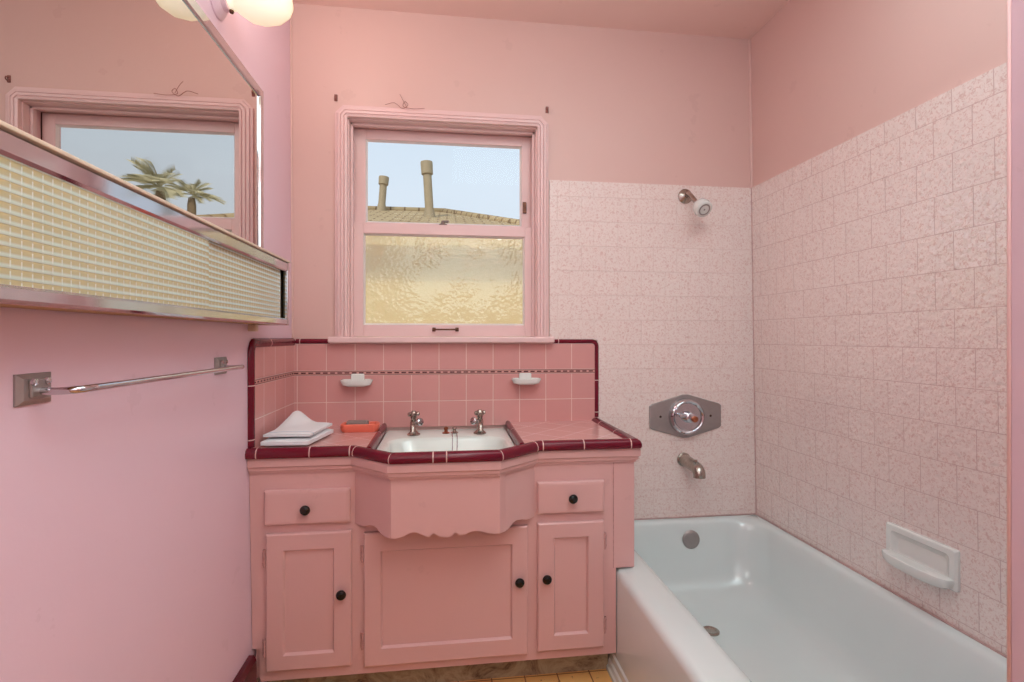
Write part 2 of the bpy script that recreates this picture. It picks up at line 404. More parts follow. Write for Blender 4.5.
def sash(name, x0, x1, z0, z1, gx0, gx1, gz0, gz1, y0, y1, glassmat, glab):
    bm = B()
    for a, b in (((x0, z0), (gx0, z1)), ((gx1, z0), (x1, z1)), ((gx0, z0), (gx1, gz0)), ((gx0, gz1), (gx1, z1))):
        box(bm, (a[0], y0, a[1]), (b[0], y1, b[1]), .0015, 1)
    s = link(name, bm, m_trim, win)
    bm = B()                                                   # putty bead
    ym = (y0+y1)/2
    pp = [(gx0, gz0), (gx0, gz1), (gx1, gz1), (gx1, gz0)]
    sweep(bm, pp, [(-.007, -.002), (0, .008), (0, -.002)], lambda u, v, h: (u, ym-.004-h, v), closed=True, side=-1, smooth=False)
    q = link('glazing_bead', bm, m_putty, s)
    bm = B(); box(bm, (gx0-.003, ym-.0015, gz0-.003), (gx1+.003, ym+.0015, gz1+.003)); q = link('pane', bm, glassmat, s); q['label'] = glab
    return s
m_putty = plain('white_putty', srgb(238, 226, 222), .5)
us = sash('upper_sash', WX0+.006, WX1-.006, 1.530, WZ1-.005, -.326, .311, 1.576, 1.912, YB+.080, YB+.112, m_glass, 'clear glass pane')
ls = sash('lower_sash', WX0+.006, WX1-.006, 1.114, 1.566, -.3295, .319, 1.160, 1.525, YB+.046, YB+.076, m_hammer, 'hammered obscure glass pane')
# sash lift
bm = B()
a = P(434, 329.5, YB+.04); b = P(457, 329.5, YB+.04)
for q in (a, b): box(bm, (q.x-.007, YB+.040, q.z-.008), (q.x+.007, YB+.046, q.z+.008), .002)
tube(bm, curve([(a.x, YB+.042, a.z), (a.x+.004, YB+.026, a.z), ((a.x+b.x)/2, YB+.022, a.z), (b.x-.004, YB+.026, b.z), (b.x, YB+.042, b.z)], 6), .0035, 10)
link('sash_lift', bm, m_brass, ls)
bm = B(); q = P(524.5, 208, YB+.08); box(bm, (q.x-.008, YB+.073, q.z-.024), (q.x+.008, YB+.081, q.z+.024), .003); box(bm, (q.x-.003, YB+.068, q.z-.012), (q.x+.003, YB+.075, q.z+.012), .002); link('sash_stop_plate', bm, m_brass, us)
bm = B(); q = P(443, 224.5, YB+.07); lathe(bm, (q.x, YB+.06, 1.566), (0, 0, 1), [(0, .016), (.006, .016), (.008, .008), (.018, .007), (.02, .003)], 16); box(bm, (q.x-.004, YB+.052, 1.578), (q.x+.024, YB+.062, 1.586), .002); link('sash_lock', bm, m_grey, ls)

# curtain rod hooks and a stray wire above the window
for px, py, s in ((336, 98, 'left'), (547, 110, 'right')):
    q = P(px, py, YB); bm = B()
    box(bm, (q.x-.006, YB-.003, q.z-.013), (q.x+.006, YB, q.z+.013), .002)
    tube(bm, curve([(q.x, YB-.002, q.z+.006), (q.x, YB-.014, q.z+.003), (q.x, YB-.016, q.z-.006), (q.x, YB-.008, q.z-.009)], 4), .002, 8)
    tag(link('curtain_hook', bm, m_oldp, loc=(q.x, YB, q.z)), 'small painted curtain rod hook above %s corner of window' % s, 'hook', 'curtain rod hooks over the window')
q = P(405, 106, YB-.02); bm = B()
tube(bm, curve([(q.x-.075, YB-.018, q.z+.002), (q.x-.04, YB-.024, q.z+.008), (q.x-.01, YB-.024, q.z-.012), (q.x+.012, YB-.024, q.z+.003), (q.x, YB-.026, q.z+.014), (q.x-.006, YB-.024, q.z-.004), (q.x+.03, YB-.022, q.z-.01), (q.x+.075, YB-.022, q.z-.006)], 8), .0011, 6)
tube(bm, curve([(q.x+.004, YB-.02, q.z), (q.x-.012, YB-.02, q.z+.03), (q.x-.02, YB-.012, q.z+.048)], 6), .0009, 6)
tag(link('loose_wire', bm, m_oldp, loc=(q.x, YB-.02, q.z)), 'thin tangled wire lying on top of window casing', 'wire')

# ------------------------------------------------------------------ backsplash
bs = thing('backsplash', (0, YB, .772), 'pink tiled backsplash with maroon border behind the sink', 'backsplash', kind='structure')
Yb = YB-.009
XS0, XS1 = -.584, .600
bm = B(); box(bm, (XS0, Yb, .76), (XS1, YB-.0003, .965)); link('tile_field', bm, m_bs_lo, bs)
bm = B(); box(bm, (XS0, Yb, .982), (XS1, YB-.0003, 1.089)); link('tile_field', bm, m_bs_hi, bs)
bm = B(); box(bm, (XS0, Yb-.001, .965), (XS1, YB-.0003, .982)); link('tile_liner', bm, m_liner_b, bs)
XL = -.5845
bm = B(); box(bm, (XL-.004, 1.62, .76), (XL+.008, Yb, .965)); link('tile_field', bm, m_bs_llo, bs)
bm = B(); box(bm, (XL-.004, 1.62, .982), (XL+.008, Yb, 1.089)); link('tile_field', bm, m_bs_lhi, bs)
bm = B(); box(bm, (XL-.004, 1.62, .965), (XL+.009, Yb, .982)); link('tile_liner', bm, m_liner_l, bs)
def subdivide_path(path, joints, g=.0016):
    """insert grout gaps at given (segment, fraction); returns new path + material ids per segment"""
    out, mats = [], []
    for i in range(len(path)-1):
        a, b = Vector(path[i]), Vector(path[i+1]); L = (b-a).length
        out.append(tuple(a)); cur = []
        for s, t in sorted(joints):
            if s == i: cur.append(t)
        for t in cur:
            mats.append(0); out.append(tuple(a+(b-a)*(t-g/L))); mats.append(1); out.append(tuple(a+(b-a)*(t+g/L)))
        mats.append(0)
    out.append(tuple(path[-1])); return out, mats
# border on back wall: top run right of the window, then down to the counter
bprof = [(0, 0), (0, .009), (.004, .013), (.010, .014), (.016, .010), (.019, .003), (.019, 0)]
def arc(cx, cy, r, a0, a1, n=5): return [(cx+r*math.cos(math.radians(a0+(a1-a0)*k/n)), cy+r*math.sin(math.radians(a0+(a1-a0)*k/n))) for k in range(n+1)]
def border(path, joints, conv, side, k=1):
    p, mt = subdivide_path(path, joints); bm = B(); sweep(bm, p, [(o_*k, h_) for o_, h_ in bprof], conv, mats=mt, side=side)
    return link('border_trim', bm, [m_maroon, m_grout], bs)
border([(.424, 1.086)]+arc(XS1-.012, 1.086-.012, .012, 90, 0, 4)+[(XS1, .785)], [(0, .15), (5, .48), (5, .93)], lambda u, v, h: (u, YB-h, v), -1)
border([(-.588+.018, 1.086), (-.446, 1.086)], [(0, .12)], lambda u, v, h: (u, YB-h, v), -1)
border([(1.622, .782)]+arc(1.622+.02, 1.080-.02, .02, 180, 90, 4)+[(2.03, 1.080)], [(0, .08), (0, .66), (5, .32)], lambda u, v, h: (XL+h, u, v), -1, 1.45)

# ------------------------------------------------------------------ vanity cabinet
van = thing('vanity_cabinet', (0, 1.80, 0), 'pink painted wooden vanity cabinet with black knobs and scalloped apron', 'cabinet')
YC = 1.600; ZB = .085
bm = B()
L = [(xl(ZB)+.0225, ZB), (xl(.18)+.0225, .182), (xl(.18)+.0015, .184)]+[(xl(z)+.0015, z) for z in (.3, .5, .70)]
prism(bm, L+[(xl(.75)+.0015, .7525), (.606, .7525), (.606, .362), (.5445, .362), (.5445, ZB)], YC, YC+.02)
car = link('face_frame', bm, m_cab, van)
bm = B(); box(bm, (.590, YC+.02, .362), (.606, YB-.012, .7525)); box(bm, (.5285, YC+.02, ZB), (.5445, YB-.012, .378)); link('side_panel', bm, m_cab, van)
bm = B(); box(bm, (-.570, YC+.02, ZB), (-.555, YB-.012, .7525)); link('side_panel', bm, m_cab, van)
bm = B(); box(bm, (-.5545, YC+.02, ZB), (.528, YB-.012, ZB+.015)); link('bottom_panel', bm, m_cab, van)
bm = B(); prism(bm, [(.5345, .3625), (.537, .3625), (.537, .705), (.5345, .705)], YC-.0015, YC+.004); link('stile_seam', bm, m_hinge, van)
bm = B(); box(bm, (xl(0)+.022, 1.655, 0), (.535, 1.675, ZB-.0005)); link('toe_kick', bm, m_kick, van)
# door and drawer builder
YD = YC-.016
def knob(x, z, par, r=.015, y=YD):
    bm = B(); lathe(bm, (x, y, z), (0, -1, 0), [(0, r*.5), (.007, r*.42), (.011, r*.85), (.016, r), (.021, r*.86), (.024, r*.4)], 22)
    return link('knob', bm, m_black, par)
def slab(name, x0, x1, z0, z1, panel=None):
    bm = B()
    if panel:
        px0, px1, pz0, pz1 = panel
        # frame with recessed centre and sloping stop
        R = lambda x0_, x1_, z0_, z1_, y: [(x0_, y, z0_), (x1_, y, z0_), (x1_, y, z1_), (x0_, y, z1_)]
        e = .005
        rings(bm, [R(x0, x1, z0, z1, YC-.0005), R(x0, x1, z0, z1, YD+.003), R(x0+.004, x1-.004, z0+.004, z1-.004, YD),
                   R(px0, px1, pz0, pz1, YD), R(px0+e*.3, px1-e*.3, pz0+e*.3, pz1-e*.3, YD+.002), R(px0+e, px1-e, pz0+e, pz1-e, YD+.009)], smooth=False)
    else:
        R = lambda i, y: [(x0+i, y, z0+i), (x1-i, y, z0+i), (x1-i, y, z1-i), (x0+i, y, z1-i)]
        rings(bm, [R(0, YC-.0005), R(0, YD+.004), R(.003, YD+.001), R(.010, YD)], smooth=False)
    return link(name, bm, m_cab, van)
def hinge(x, z, par, s=1):
    bm = B(); box(bm, (x-.004*s-.004, YC-.006, z-.024), (x-.004*s+.004, YC-.0005, z+.024), .001)
    tube(bm, [(x-.001*s, YC-.010, z-.026), (x-.001*s, YC-.010, z+.026)], .004, 8)
    for k in (-.015, .015): lathe(bm, (x-.006*s, YC-.005, z+k), (0, -1, 0), [(0, .003), (.002, .003)], 8)
    return link('hinge', bm, m_hinge, par)
X = lambda px: P(px, 500, YD).x
d = slab('drawer', X(263.7), X(349.8), .553, .655); k = P(304.5, 511, YD-.02); knob(k.x, k.z, d)
d = slab('drawer', X(538), X(604.6), .551, .651); k = P(573.7, 499.6, YD-.02); knob(k.x, k.z, d)
# left door follows the slightly leaning stile
d = slab('door', X(265.5), X(351), .120, .527, (X(282.5), X(334), .165, .478)); k = P(340.7, 596, YD-.02); knob(k.x, k.z, d); hinge(X(264), .455, d); hinge(X(264), .19, d)
d = slab('door', X(363.6), X(528), .112, .517, (X(380.5), X(512.5), .165, .462)); k = P(520, 583.7, YD-.02); knob(k.x, k.z, d); hinge(X(362.5), .455, d); hinge(X(362.5), .19, d)
d = slab('door', X(538), X(604.3), .117, .522, (X(554), X(588.6), .165, .475)); k = P(547.5, 580.5, YD-.02); knob(k.x, k.z, d); hinge(X(605), .455, d, -1); hinge(X(605), .185, d, -1)

# bay apron with scalloped lower edge
AL, A1, A2, AR = (-.277, YC-.001), (-.159, 1.487), (.146, 1.487), (.276, YC-.001)
bay_path = [AL, A1, A2, AR]
def zof(px, py, seg):
    return P(px, py, 1.487).z if seg == 1 else None
# scallop heights measured along the bay: (segment, fraction, z)
def zmap(px, py):
    u = (px-CX)/F; best = None
    r = (u*math.cos(TH)+math.sin(TH))/(math.cos(TH)-u*math.sin(TH))   # X/Y of the ray
    for i in range(3):
        a, b = Vector(bay_path[i]), Vector(bay_path[i+1])
        den = (b.x-a.x)-r*(b.y-a.y)
        t = (r*a.y-a.x)/den
        if -.03 <= t <= 1.03:
            y = a.y+(b.y-a.y)*t; x = a.x+(b.x-a.x)*t
            return x, y, P(px, py, y).z
scal = [(68, 105), (90, 117), (112, 123), (135, 117), (155, 119), (172, 133), (190, 157), (212, 172), (237, 179), (262, 180), (285, 174), (312, 160), (335, 151), (358, 151), (378, 159), (395, 168), (410, 172), (424, 165), (435, 153), (448, 162), (470, 172), (490, 174), (512, 171), (528, 160), (537, 149), (550, 158), (565, 165), (583, 160), (605, 148), (632, 143), (662, 146), (690, 154), (718, 158), (745, 155), (770, 145), (790, 128), (805, 106), (822, 94), (845, 90), (868, 91), (884, 86), (893, 80)]
pts = []
for sx, sy in scal:
    q = zmap(340+sx/4.655, 500+sy/4.655)
    if q: pts.append(q)
# exact corners
def insert_corner(c):
    for i in range(len(pts)-1):
        if pts[i][0] < c[0] < pts[i+1][0]:
            t = (c[0]-pts[i][0])/(pts[i+1][0]-pts[i][0]); pts.insert(i+1, (c[0], c[1], pts[i][2]*(1-t)+pts[i+1][2]*t)); return
insert_corner(A1); insert_corner(A2)
pts[0] = (AL[0], AL[1], pts[0][2]); pts[-1] = (AR[0], AR[1], pts[-1][2])
bm = B(); rows = []
def inward(p):
    return (p[0]*.93, p[1]+.018 if p[1] < YC-.03 else p[1]+.004)
for (x, y, z) in pts:
    xi, yi = inward((x, y)); rows.append([(x, y, z), (x, y, .752), (xi, yi, .752), (xi, yi, z)])
rings(bm, rows, smooth=False)
link('scalloped_apron', bm, m_cab, van)
# bay floor box closing the underside of the basin bay
bm = B(); prism(bm, [(-.245, YC), (-.138, 1.506), (.136, 1.506), (.252, YC)], .60, .61, 'XY'); link('bay_floor', bm, m_cab, van)
# crown moulding under the tile edge
mpath = [(-.582, YC), (-.281, YC), (-.161, 1.4845), (.148, 1.4845), (.280, YC), (.606, YC), (.606, YB-.012)]
mprof = [(-.002, .752), (.014, .752), (.016, .746), (.016, .727), (.011, .723), (.010, .714), (.005, .711), (.004, .705), (-.002, .705)]
bm = B(); sweep(bm, mpath, mprof, lambda u, v, h: (u, v, h), side=1, smooth=False); link('moulding', bm, m_cab, van)

# ------------------------------------------------------------------ countertop
ct = thing('countertop', (0, 1.80, .752), 'pink tiled countertop with maroon glazed edge', 'countertop')
ZK = .771
YE = 1.5745
SB = .238
for s, poly in (('l', [(-.583, YE+.03), (-.283, YE+.03), (-.237, 1.585), (-SB-.012, Yb), (-.583, Yb)]), ('r', [(.237, 1.585), (.29, YE+.03), (.598, YE+.03), (.598, Yb), (SB+.012, Yb)])):
    bm = B(); prism(bm, poly, .7527, ZK, 'XY'); link('tile_top', bm, m_ctop, ct)
edge = [(-.585, YE), (-.285, YE), (-.160, 1.461), (.158, 1.461), (.290, YE), (.620, YE), (.620, Yb)]
# drop rounded corner at right end
eprof = [(-.036, .7527), (-.036, .768), (-.030, .777), (-.020, .7825), (-.010, .7825), (-.002, .777), (.002, .768), (.002, .759), (-.001, .7535)]
p, mt = subdivide_path(edge, [(0, .10), (0, .60), (0, .985), (1, .05), (1, .985), (2, .38), (2, .50), (3, .015), (3, .93), (4, .03), (4, .43), (4, .90), (5, .4), (5, .8)])
bm = B(); sweep(bm, p, eprof, lambda u, v, h: (u, v, h), mats=mt, side=1); link('edge_trim', bm, [m_maroon, m_grout], ct)
sprof = [(-.010, .750), (-.010, .768), (-.007, .775), (0, .778), (.007, .775), (.010, .768), (.010, .750)]
for s in (-1, 1):
    p, mt = subdivide_path([(s*(SB+.004), Yb), (s*.236, 1.596)], [(0, .42)]); bm = B()
    sweep(bm, p, sprof, lambda u, v, h: (u, v, h), mats=mt, side=1); link('sink_trim', bm, [m_maroon, m_grout], ct)

# ------------------------------------------------------------------ sink
def rrect(x0, x1, y0, y1, r, z, n=8):
    out = []
    for cx, cy, a0 in ((x1-r, y1-r, 0), (x0+r, y1-r, 90), (x0+r, y0+r, 180), (x1-r, y0+r, 270)):
        for k in range(n+1):
            a = math.radians(a0+90*k/n); out.append((cx+r*math.cos(a), cy+r*math.sin(a), z))
    return out
sk = thing('sink', (0, 1.75, .748), 'white enamel drop-in sink set in the pink tiled counter', 'sink')
outer_poly = [(SB-.008, YB-.0095), (-SB+.008, YB-.0095), (-.224, 1.597), (-.222, 1.585), (-.143, 1.500), (.141, 1.500), (.222, 1.585), (.224, 1.597)]
def cast(poly, c, ang):
    d = Vector((math.cos(ang), math.sin(ang))); best = 9
    for i in range(len(poly)):
        a = Vector(poly[i]); b = Vector(poly[(i+1) % len(poly)]); e = b-a
        den = d.x*e.y-d.y*e.x
        if abs(den) < 1e-9: continue
        w = a-Vector(c); t = (w.x*e.y-w.y*e.x)/den; s = (w.x*d.y-w.y*d.x)/den
        if t > 0 and -1e-6 <= s <= 1+1e-6: best = min(best, t)
    return (c[0]+d.x*best, c[1]+d.y*best)
c0 = (0, 1.71); N = 72; angs = [2*PI*k/N for k in range(N)]
def ringpoly(poly, z): return [(*cast(poly, c0, a), z) for a in angs]
def rrp(x0, x1, y0, y1, r): return [(p_[0], p_[1]) for p_ in rrect(x0, x1, y0, y1, r, 0, 10)]
bm = B()
rings(bm, [ringpoly(outer_poly, .7475), ringpoly(rrp(-.208, .208, 1.530, 1.872, .07), .7480), ringpoly(rrp(-.203, .203, 1.534, 1.867, .07), .7455), ringpoly(rrp(-.196, .196, 1.540, 1.860, .07), .735),
           ringpoly(rrp(-.180, .180, 1.555, 1.842, .075), .67), ringpoly(rrp(-.155, .155, 1.575, 1.815, .08), .635), ringpoly(rrp(-.10, .10, 1.62, 1.77, .07), .622), ringpoly(rrp(-.02, .02, 1.69, 1.73, .018), .618)], cap0=False)
link('basin', bm, m_sink, sk)
bm = B(); lathe(bm, (0, 1.71, .6185), (0, 0, 1), [(0, .021), (.002, .021), (.003, .016)], 24); link('drain', bm, m_chrome, sk)

def tap(px, s, lab):
    q = P(px, 434, 1.915); t = thing('sink_tap', (q.x, 1.925, .748), lab, 'tap', 'pair of sink taps')
    x, y, z = q.x, 1.925, .748
    bm = B(); lathe(bm, (x, y, z), (0, 0, 1), [(0, .024), (.004, .024), (.009, .017), (.016, .011), (.030, .0105), (.036, .013), (.045, .0135), (.052, .011), (.056, .012)], 24)
    link('body', bm, m_worn, t)
    # short down-curved nozzle towards the basin
    bm = B(); tube(bm, curve([(x, y, z+.036), (x, y-.022, z+.043), (x, y-.045, z+.036), (x, y-.055, z+.018)], 6), [.011]*7+[.010]*6+[.0095]*6, 14); link('nozzle', bm, m_worn, t)
    # four-arm cross handle on top
    bm = B(); lathe(bm, (x, y, z+.056), (0, 0, 1), [(0, .009), (.012, .012), (.02, .013), (.030, .010), (.034, .006)], 16)
    for k in range(4):
        a = math.radians(22+90*k); dx, dy = math.cos(a), math.sin(a)
        tube(bm, [(x, y, z+.076), (x+dx*.011, y+dy*.011, z+.077), (x+dx*.018, y+dy*.018, z+.078), (x+dx*.022, y+dy*.022, z+.078)], [.006, .006, .0085, .005], 10)
    link('cross_handle', bm, m_worn, t)
    bm = B(); tube(bm, [(x, y-.005, z+.046), (x+s*.022, y-.014, z+.050)], .005, 10)
    lathe(bm, (x+s*.020, y-.014, z+.050), (s*.75, -.65, .1), [(0, .008), (.002, .0145), (.009, .0148), (.012, .012), (.013, .004)], 20); o = link('index_button', bm, m_chrome, t); o['label'] = 'bright chrome round button'
    return t
tap(413.5, 1, 'worn chrome sink tap with cross handle, nearer the orange soap tray')
tap(480, -1, 'worn chrome sink tap with cross handle, farther from the orange soap tray')
for px, s, w in ((446, 'left', 1), (454.5, 'right', 0)):
    q = P(px, 431, 1.945); bm = B()
    lathe(bm, (q.x, 1.945, .748), (0, 0, 1), [(0, .014), (.003, .014), (.006, .007), (.012, .006), (.016, .009), (.022, .008), (.025, .003)], 20)
    tag(link('drain_lift_knob', bm, m_copper if w else m_worn, loc=(q.x, 1.945, .748)), 'small %s knob on the back ledge of the sink, %s' % (('coppery', 'the left of two') if w else ('pale pinkish metal', 'the right of two')), 'knob', 'knobs on sink ledge')
# stopper chain: two thin strands dropping from the ledge into the basin
bm = B()
q = P(452, 432, 1.93)
for dx in (0.0, .017):
    tube(bm, curve([(q.x+dx, 1.93, .7515), (q.x+dx+.001, 1.875, .7515), (q.x+dx*1.0+.001, 1.855, .732), (q.x+dx*.9, 1.838, .675), (q.x+dx*.6-.002, 1.80, .635)], 6), .0017, 8)
tag(link('stopper_chain', bm, m_chrome, loc=(q.x, 1.93, .75)), 'thin double metal chain hanging from ledge down into sink basin', 'chain')

# ceramic holders on the backsplash
for px0, px1, y0, y1, lab in ((341, 373.2, 374.8, 386.5, 'small white ceramic holder on backsplash above the folded towels and soap tray'), (511, 540.3, 374, 384.5, 'small white ceramic holder on backsplash over the right hand counter')):
    a = P(px0, y1, Yb-.02); b = P(px1, y0, Yb-.02); cx = (a.x+b.x)/2; w = (b.x-a.x)/2; zt = b.z; zb = a.z
    t = thing('soap_holder', (cx, Yb, zb), lab, 'holder', 'white ceramic holders on the backsplash')
    bm = B(); box(bm, (cx-w*.42, Yb-.014, zb+.002), (cx+w*.42, Yb+.0005, zt+.004), .005, 3); link('wall_plate', bm, m_ceramic, t)
    bm = B(); zt2 = zb+(zt-zb)*.62; N = 40; rs = []
    for sc, z in ((.55, zb), (.86, zb+.006), (1.0, zt2-.004), (.99, zt2), (.9, zt2), (.82, zt2-.005), (.3, zt2-.006)):
        rs.append([(cx+w*sc*math.copysign(abs(math.cos(2*PI*i/N))**.6, math.cos(2*PI*i/N)), Yb-.030+.030*sc*math.copysign(abs(math.sin(2*PI*i/N))**.6, math.sin(2*PI*i/N)), z) for i in range(N)])
    rings(bm, rs); link('tray', bm, m_ceramic, t)

# folded white towels
def cloth_slab(bm, corners, z, th, wav=.002, seedn=0, lift=None):
    """soft folded slab over a quad (4 xy corners)"""
    rnd = random.Random(seedn); n = 14; ph = [rnd.random()*6 for _ in range(6)]
    a, b, c, d = [Vector((*q, 0)) for q in corners]
    top, bot = [], []
    for i in range(n+1):
        for j in range(n+1):
            u, v = i/n, j/n; p_ = (a*(1-u)+b*u)*(1-v)+(d*(1-u)+c*u)*v
            e = min(u, 1-u, v, 1-v); rd = math.sqrt(max(0, 1-(1-min(e/.14, 1))**2))
            hgt = th*.5*(.45+.55*rd)
            w = wav*(math.sin(u*7+ph[0])*math.sin(v*5+ph[1])+.6*math.sin(u*13+ph[2]+v*9))
            l = lift(u, v) if lift else 0
            top.append((p_.x, p_.y, z+th*.5+hgt+w*rd+l)); bot.append((p_.x, p_.y, z+th*.5-hgt*.98+l))
    tv = [bm.verts.new(q) for q in top]; bv = [bm.verts.new(q) for q in bot]; idx = lambda i, j: i*(n+1)+j
    for i in range(n):
        for j in range(n):
            for vs, rv in ((tv, 0), (bv, 1)):
                q = [vs[idx(i, j)], vs[idx(i+1, j)], vs[idx(i+1, j+1)], vs[idx(i, j+1)]]
                f = bm.faces.new(q[::-1] if rv else q); f.smooth = True
    for k in range(n):
        for (i0, j0, i1, j1) in ((k, 0, k+1, 0), (k, n, k+1, n), (0, k, 0, k+1), (n, k, n, k+1)):
            f = bm.faces.new((tv[idx(i0, j0)], tv[idx(i1, j1)], bv[idx(i1, j1)], bv[idx(i0, j0)])); f.smooth = True
tw = [(-.562, 1.655), (-.420, 1.648), (-.398, 1.850), (-.540, 1.885)]
tb = [(-.566, 1.645), (-.424, 1.640), (-.392, 1.840), (-.552, 1.880)]
t = thing('folded_towel', (-.45, 1.77, ZK+.001), 'white towel folded flat directly on the pink counter, under another towel', 'towel', 'white folded towels')
bm = B(); cloth_slab(bm, tb, ZK+.001, .024, .0010, 1); link('towel_cloth', bm, m_towel, t)
t = thing('folded_towel', (-.45, 1.77, ZK+.03), 'white towel with faint blue stripe and raised back corner, on top of another towel', 'towel', 'white folded towels')
m = M('striped_terry'); sep = m.add('ShaderNodeSeparateXYZ'); m.link(m.pos(), sep.inputs[0])
st = m.math('LESS_THAN', m.math('ABSOLUTE', m.math('SUBTRACT', sep.outputs[1], 1.672)), .003)
m.set(Base=m.mix(m.math('MULTIPLY', st, .6), srgb(238, 238, 241), srgb(150, 180, 205)), Roughness=.95, Spec=.1); m.bump(m.noise(300, 2), .8, .001); m_towel2 = m.m
bm = B()
cloth_slab(bm, tw, ZK+.0275, .016, .0010, 3, lambda u, v: .042*math.exp(-((u-.12)/.30)**2)*max(0, (v-.35)/.65)**1.2)
link('towel_cloth', bm, m_towel2, t)

# orange soap tray with grey bar
a = P(341, 430, 1.90); b = P(379.5, 430, 1.90); zs_ = ZK+.0005
t = thing('soap_tray', ((a.x+b.x)/2, 1.90, zs_), 'orange plastic soap tray on the pink counter near the backsplash', 'tray')
x0, x1 = a.x, b.x; y0, y1 = 1.868, 1.935
bm = B(); rings(bm, [rrect(x0+.006, x1-.006, y0+.006, y1-.006, .018, zs_), rrect(x0, x1, y0, y1, .02, zs_+.012), rrect(x0, x1, y0, y1, .02, zs_+.026), rrect(x0+.003, x1-.003, y0+.003, y1-.003, .018, zs_+.029),
                     rrect(x0+.012, x1-.012, y0+.010, y1-.010, .014, zs_+.027), rrect(x0+.014, x1-.014, y0+.012, y1-.012, .013, zs_+.010)]); link('tray_body', bm, m_orange, t)
bm = B(); box(bm, (x0+.020, y0+.016, zs_+.0105), (x1-.040, y1-.016, zs_+.038), .006, 3)
tag(link('soap_bar', bm, m_grey, loc=((x0+x1)/2, 1.9, zs_+.0105)), 'dull grey soap bar lying in the orange tray', 'soap')

# ------------------------------------------------------------------ bathtub
tub = thing('bathtub', (.93, 1.28, 0), 'white enamel built-in bathtub with a rounded rim', 'bathtub')
x0, x1, y0, y1 = .547, 1.3075, .521, YB-.0095
zr = .356
N = 12
def rr(a, b, c, d, r, z): return rrect(a, b, c, d, r, z, N)
bm = B()
rings(bm, [rr(x0, x1, y0, y1, .004, .0), rr(x0, x1, y0, y1, .004, zr-.026), rr(x0+.003, x1-.001, y0+.003, y1-.001, .004, zr-.012), rr(x0+.012, x1-.002, y0+.01, y1-.002, .006, zr-.003), rr(x0+.026, x1-.004, y0+.022, y1-.004, .01, zr),
           rr(x0+.098, x1-.020, y0+.07, y1-.020, .09, zr-.001), rr(x0+.118, x1-.029, y0+.085, y1-.027, .11, zr-.006), rr(x0+.130, x1-.036, y0+.10, y1-.033, .12, zr-.018), rr(x0+.138, x1-.043, y0+.12, y1-.040, .125, zr-.045),
           rr(x0+.150, x1-.056, y0+.19, y1-.055, .13, zr-.14), rr(x0+.162, x1-.072, y0+.26, y1-.075, .13, zr-.21), rr(x0+.182, x1-.098, y0+.32, y1-.11, .13, zr-.255), rr(x0+.215, x1-.135, y0+.37, y1-.16, .12, zr-.278),
           rr(x0+.26, x1-.19, y0+.45, y1-.23, .09, zr-.286), rr(x0+.36, x1-.32, y0+.7, y1-.5, .03, zr-.288)], cap0=False)
link('tub_shell', bm, m_white, tub)
bm = B(); sweep(bm, [(x0, 1.653), (x0, .53)], [(0, 0), (.018, 0), (.018, .012), (.013, .018), (.011, .032), (.006, .038), (.005, .060), (0, .066)], lambda u, v, h: (u, v, h), side=1 , smooth=False)
link('apron_foot', bm, m_white, tub)
bm = B()
q = P(691.5, 540, YB-.062)
lathe(bm, (q.x, YB-.0545, q.z), (0, -1, .10), [(0, .036), (.004, .037), (.008, .034), (.010, .028), (.0085, .020), (.010, .012), (.011, .004)], 32); link('overflow_plate', bm, m_brush, tub)
bm = B(); lathe(bm, (.925, 1.70, zr-.2860), (0, 0, 1), [(0, .03), (.004, .03), (.006, .024), (.003, .018), (.003, .005)], 28); link('drain', bm, m_worn, tub)
# grimy caulk where the rim meets walls and cabinet
bm = B(); tube(bm, [(.615, YB-.0095, zr+.002), (x1-.002, YB-.0095, zr+.002), (x1-.0015, 1.2, zr+.002), (x1-.0015, .53, zr+.002)], .003, 6); link('caulk_bead', bm, m_caulk, tub)

# ------------------------------------------------------------------ shower fittings
YT = YB-.008
q = P(685, 196.5, YT); fx, fz = q.x, q.z
t = thing('wall_shower', (fx, YT, fz), 'white shower head on a short chrome arm near the tile top', 'shower head')
bm = B(); lathe(bm, (fx, YT, fz), (0, -1, 0), [(0, .031), (.004, .031), (.010, .024), (.014, .012), (.016, .010)], 28); link('flange', bm, m_worn, t)
hq = P(701, 209, 1.925)
e = Vector((hq.x-.004, 1.950, hq.z+.030))
bm = B(); tube(bm, curve([(fx, YT-.005, fz), (fx+.003, YT-.03, fz+.002), tuple(e)], 8), .0095, 14); link('arm', bm, m_worn, t)
dr = (Vector((hq.x+.002, 1.905, hq.z-.006))-e).normalized()
bm = B(); lathe(bm, e-dr*.004, dr, [(0, .012), (.012, .013), (.014, .010)], 20); link('swivel_nut', bm, m_chrome, t)
bm = B(); lathe(bm, e+dr*.008, dr, [(0, .012), (.006, .022), (.018, .032), (.036, .0355), (.050, .034), (.054, .028)], 32); hd = link('head', bm, m_ceramic, t)
bm = B(); lathe(bm, e+dr*.0621, dr, [(0, .0235), (.0015, .0235), (.0015, .0185), (0, .0185)], 32, False, False); lathe(bm, e+dr*.0615, dr, [(0, .004), (.002, .003)], 12); link('spray_ring', bm, m_brush, hd)

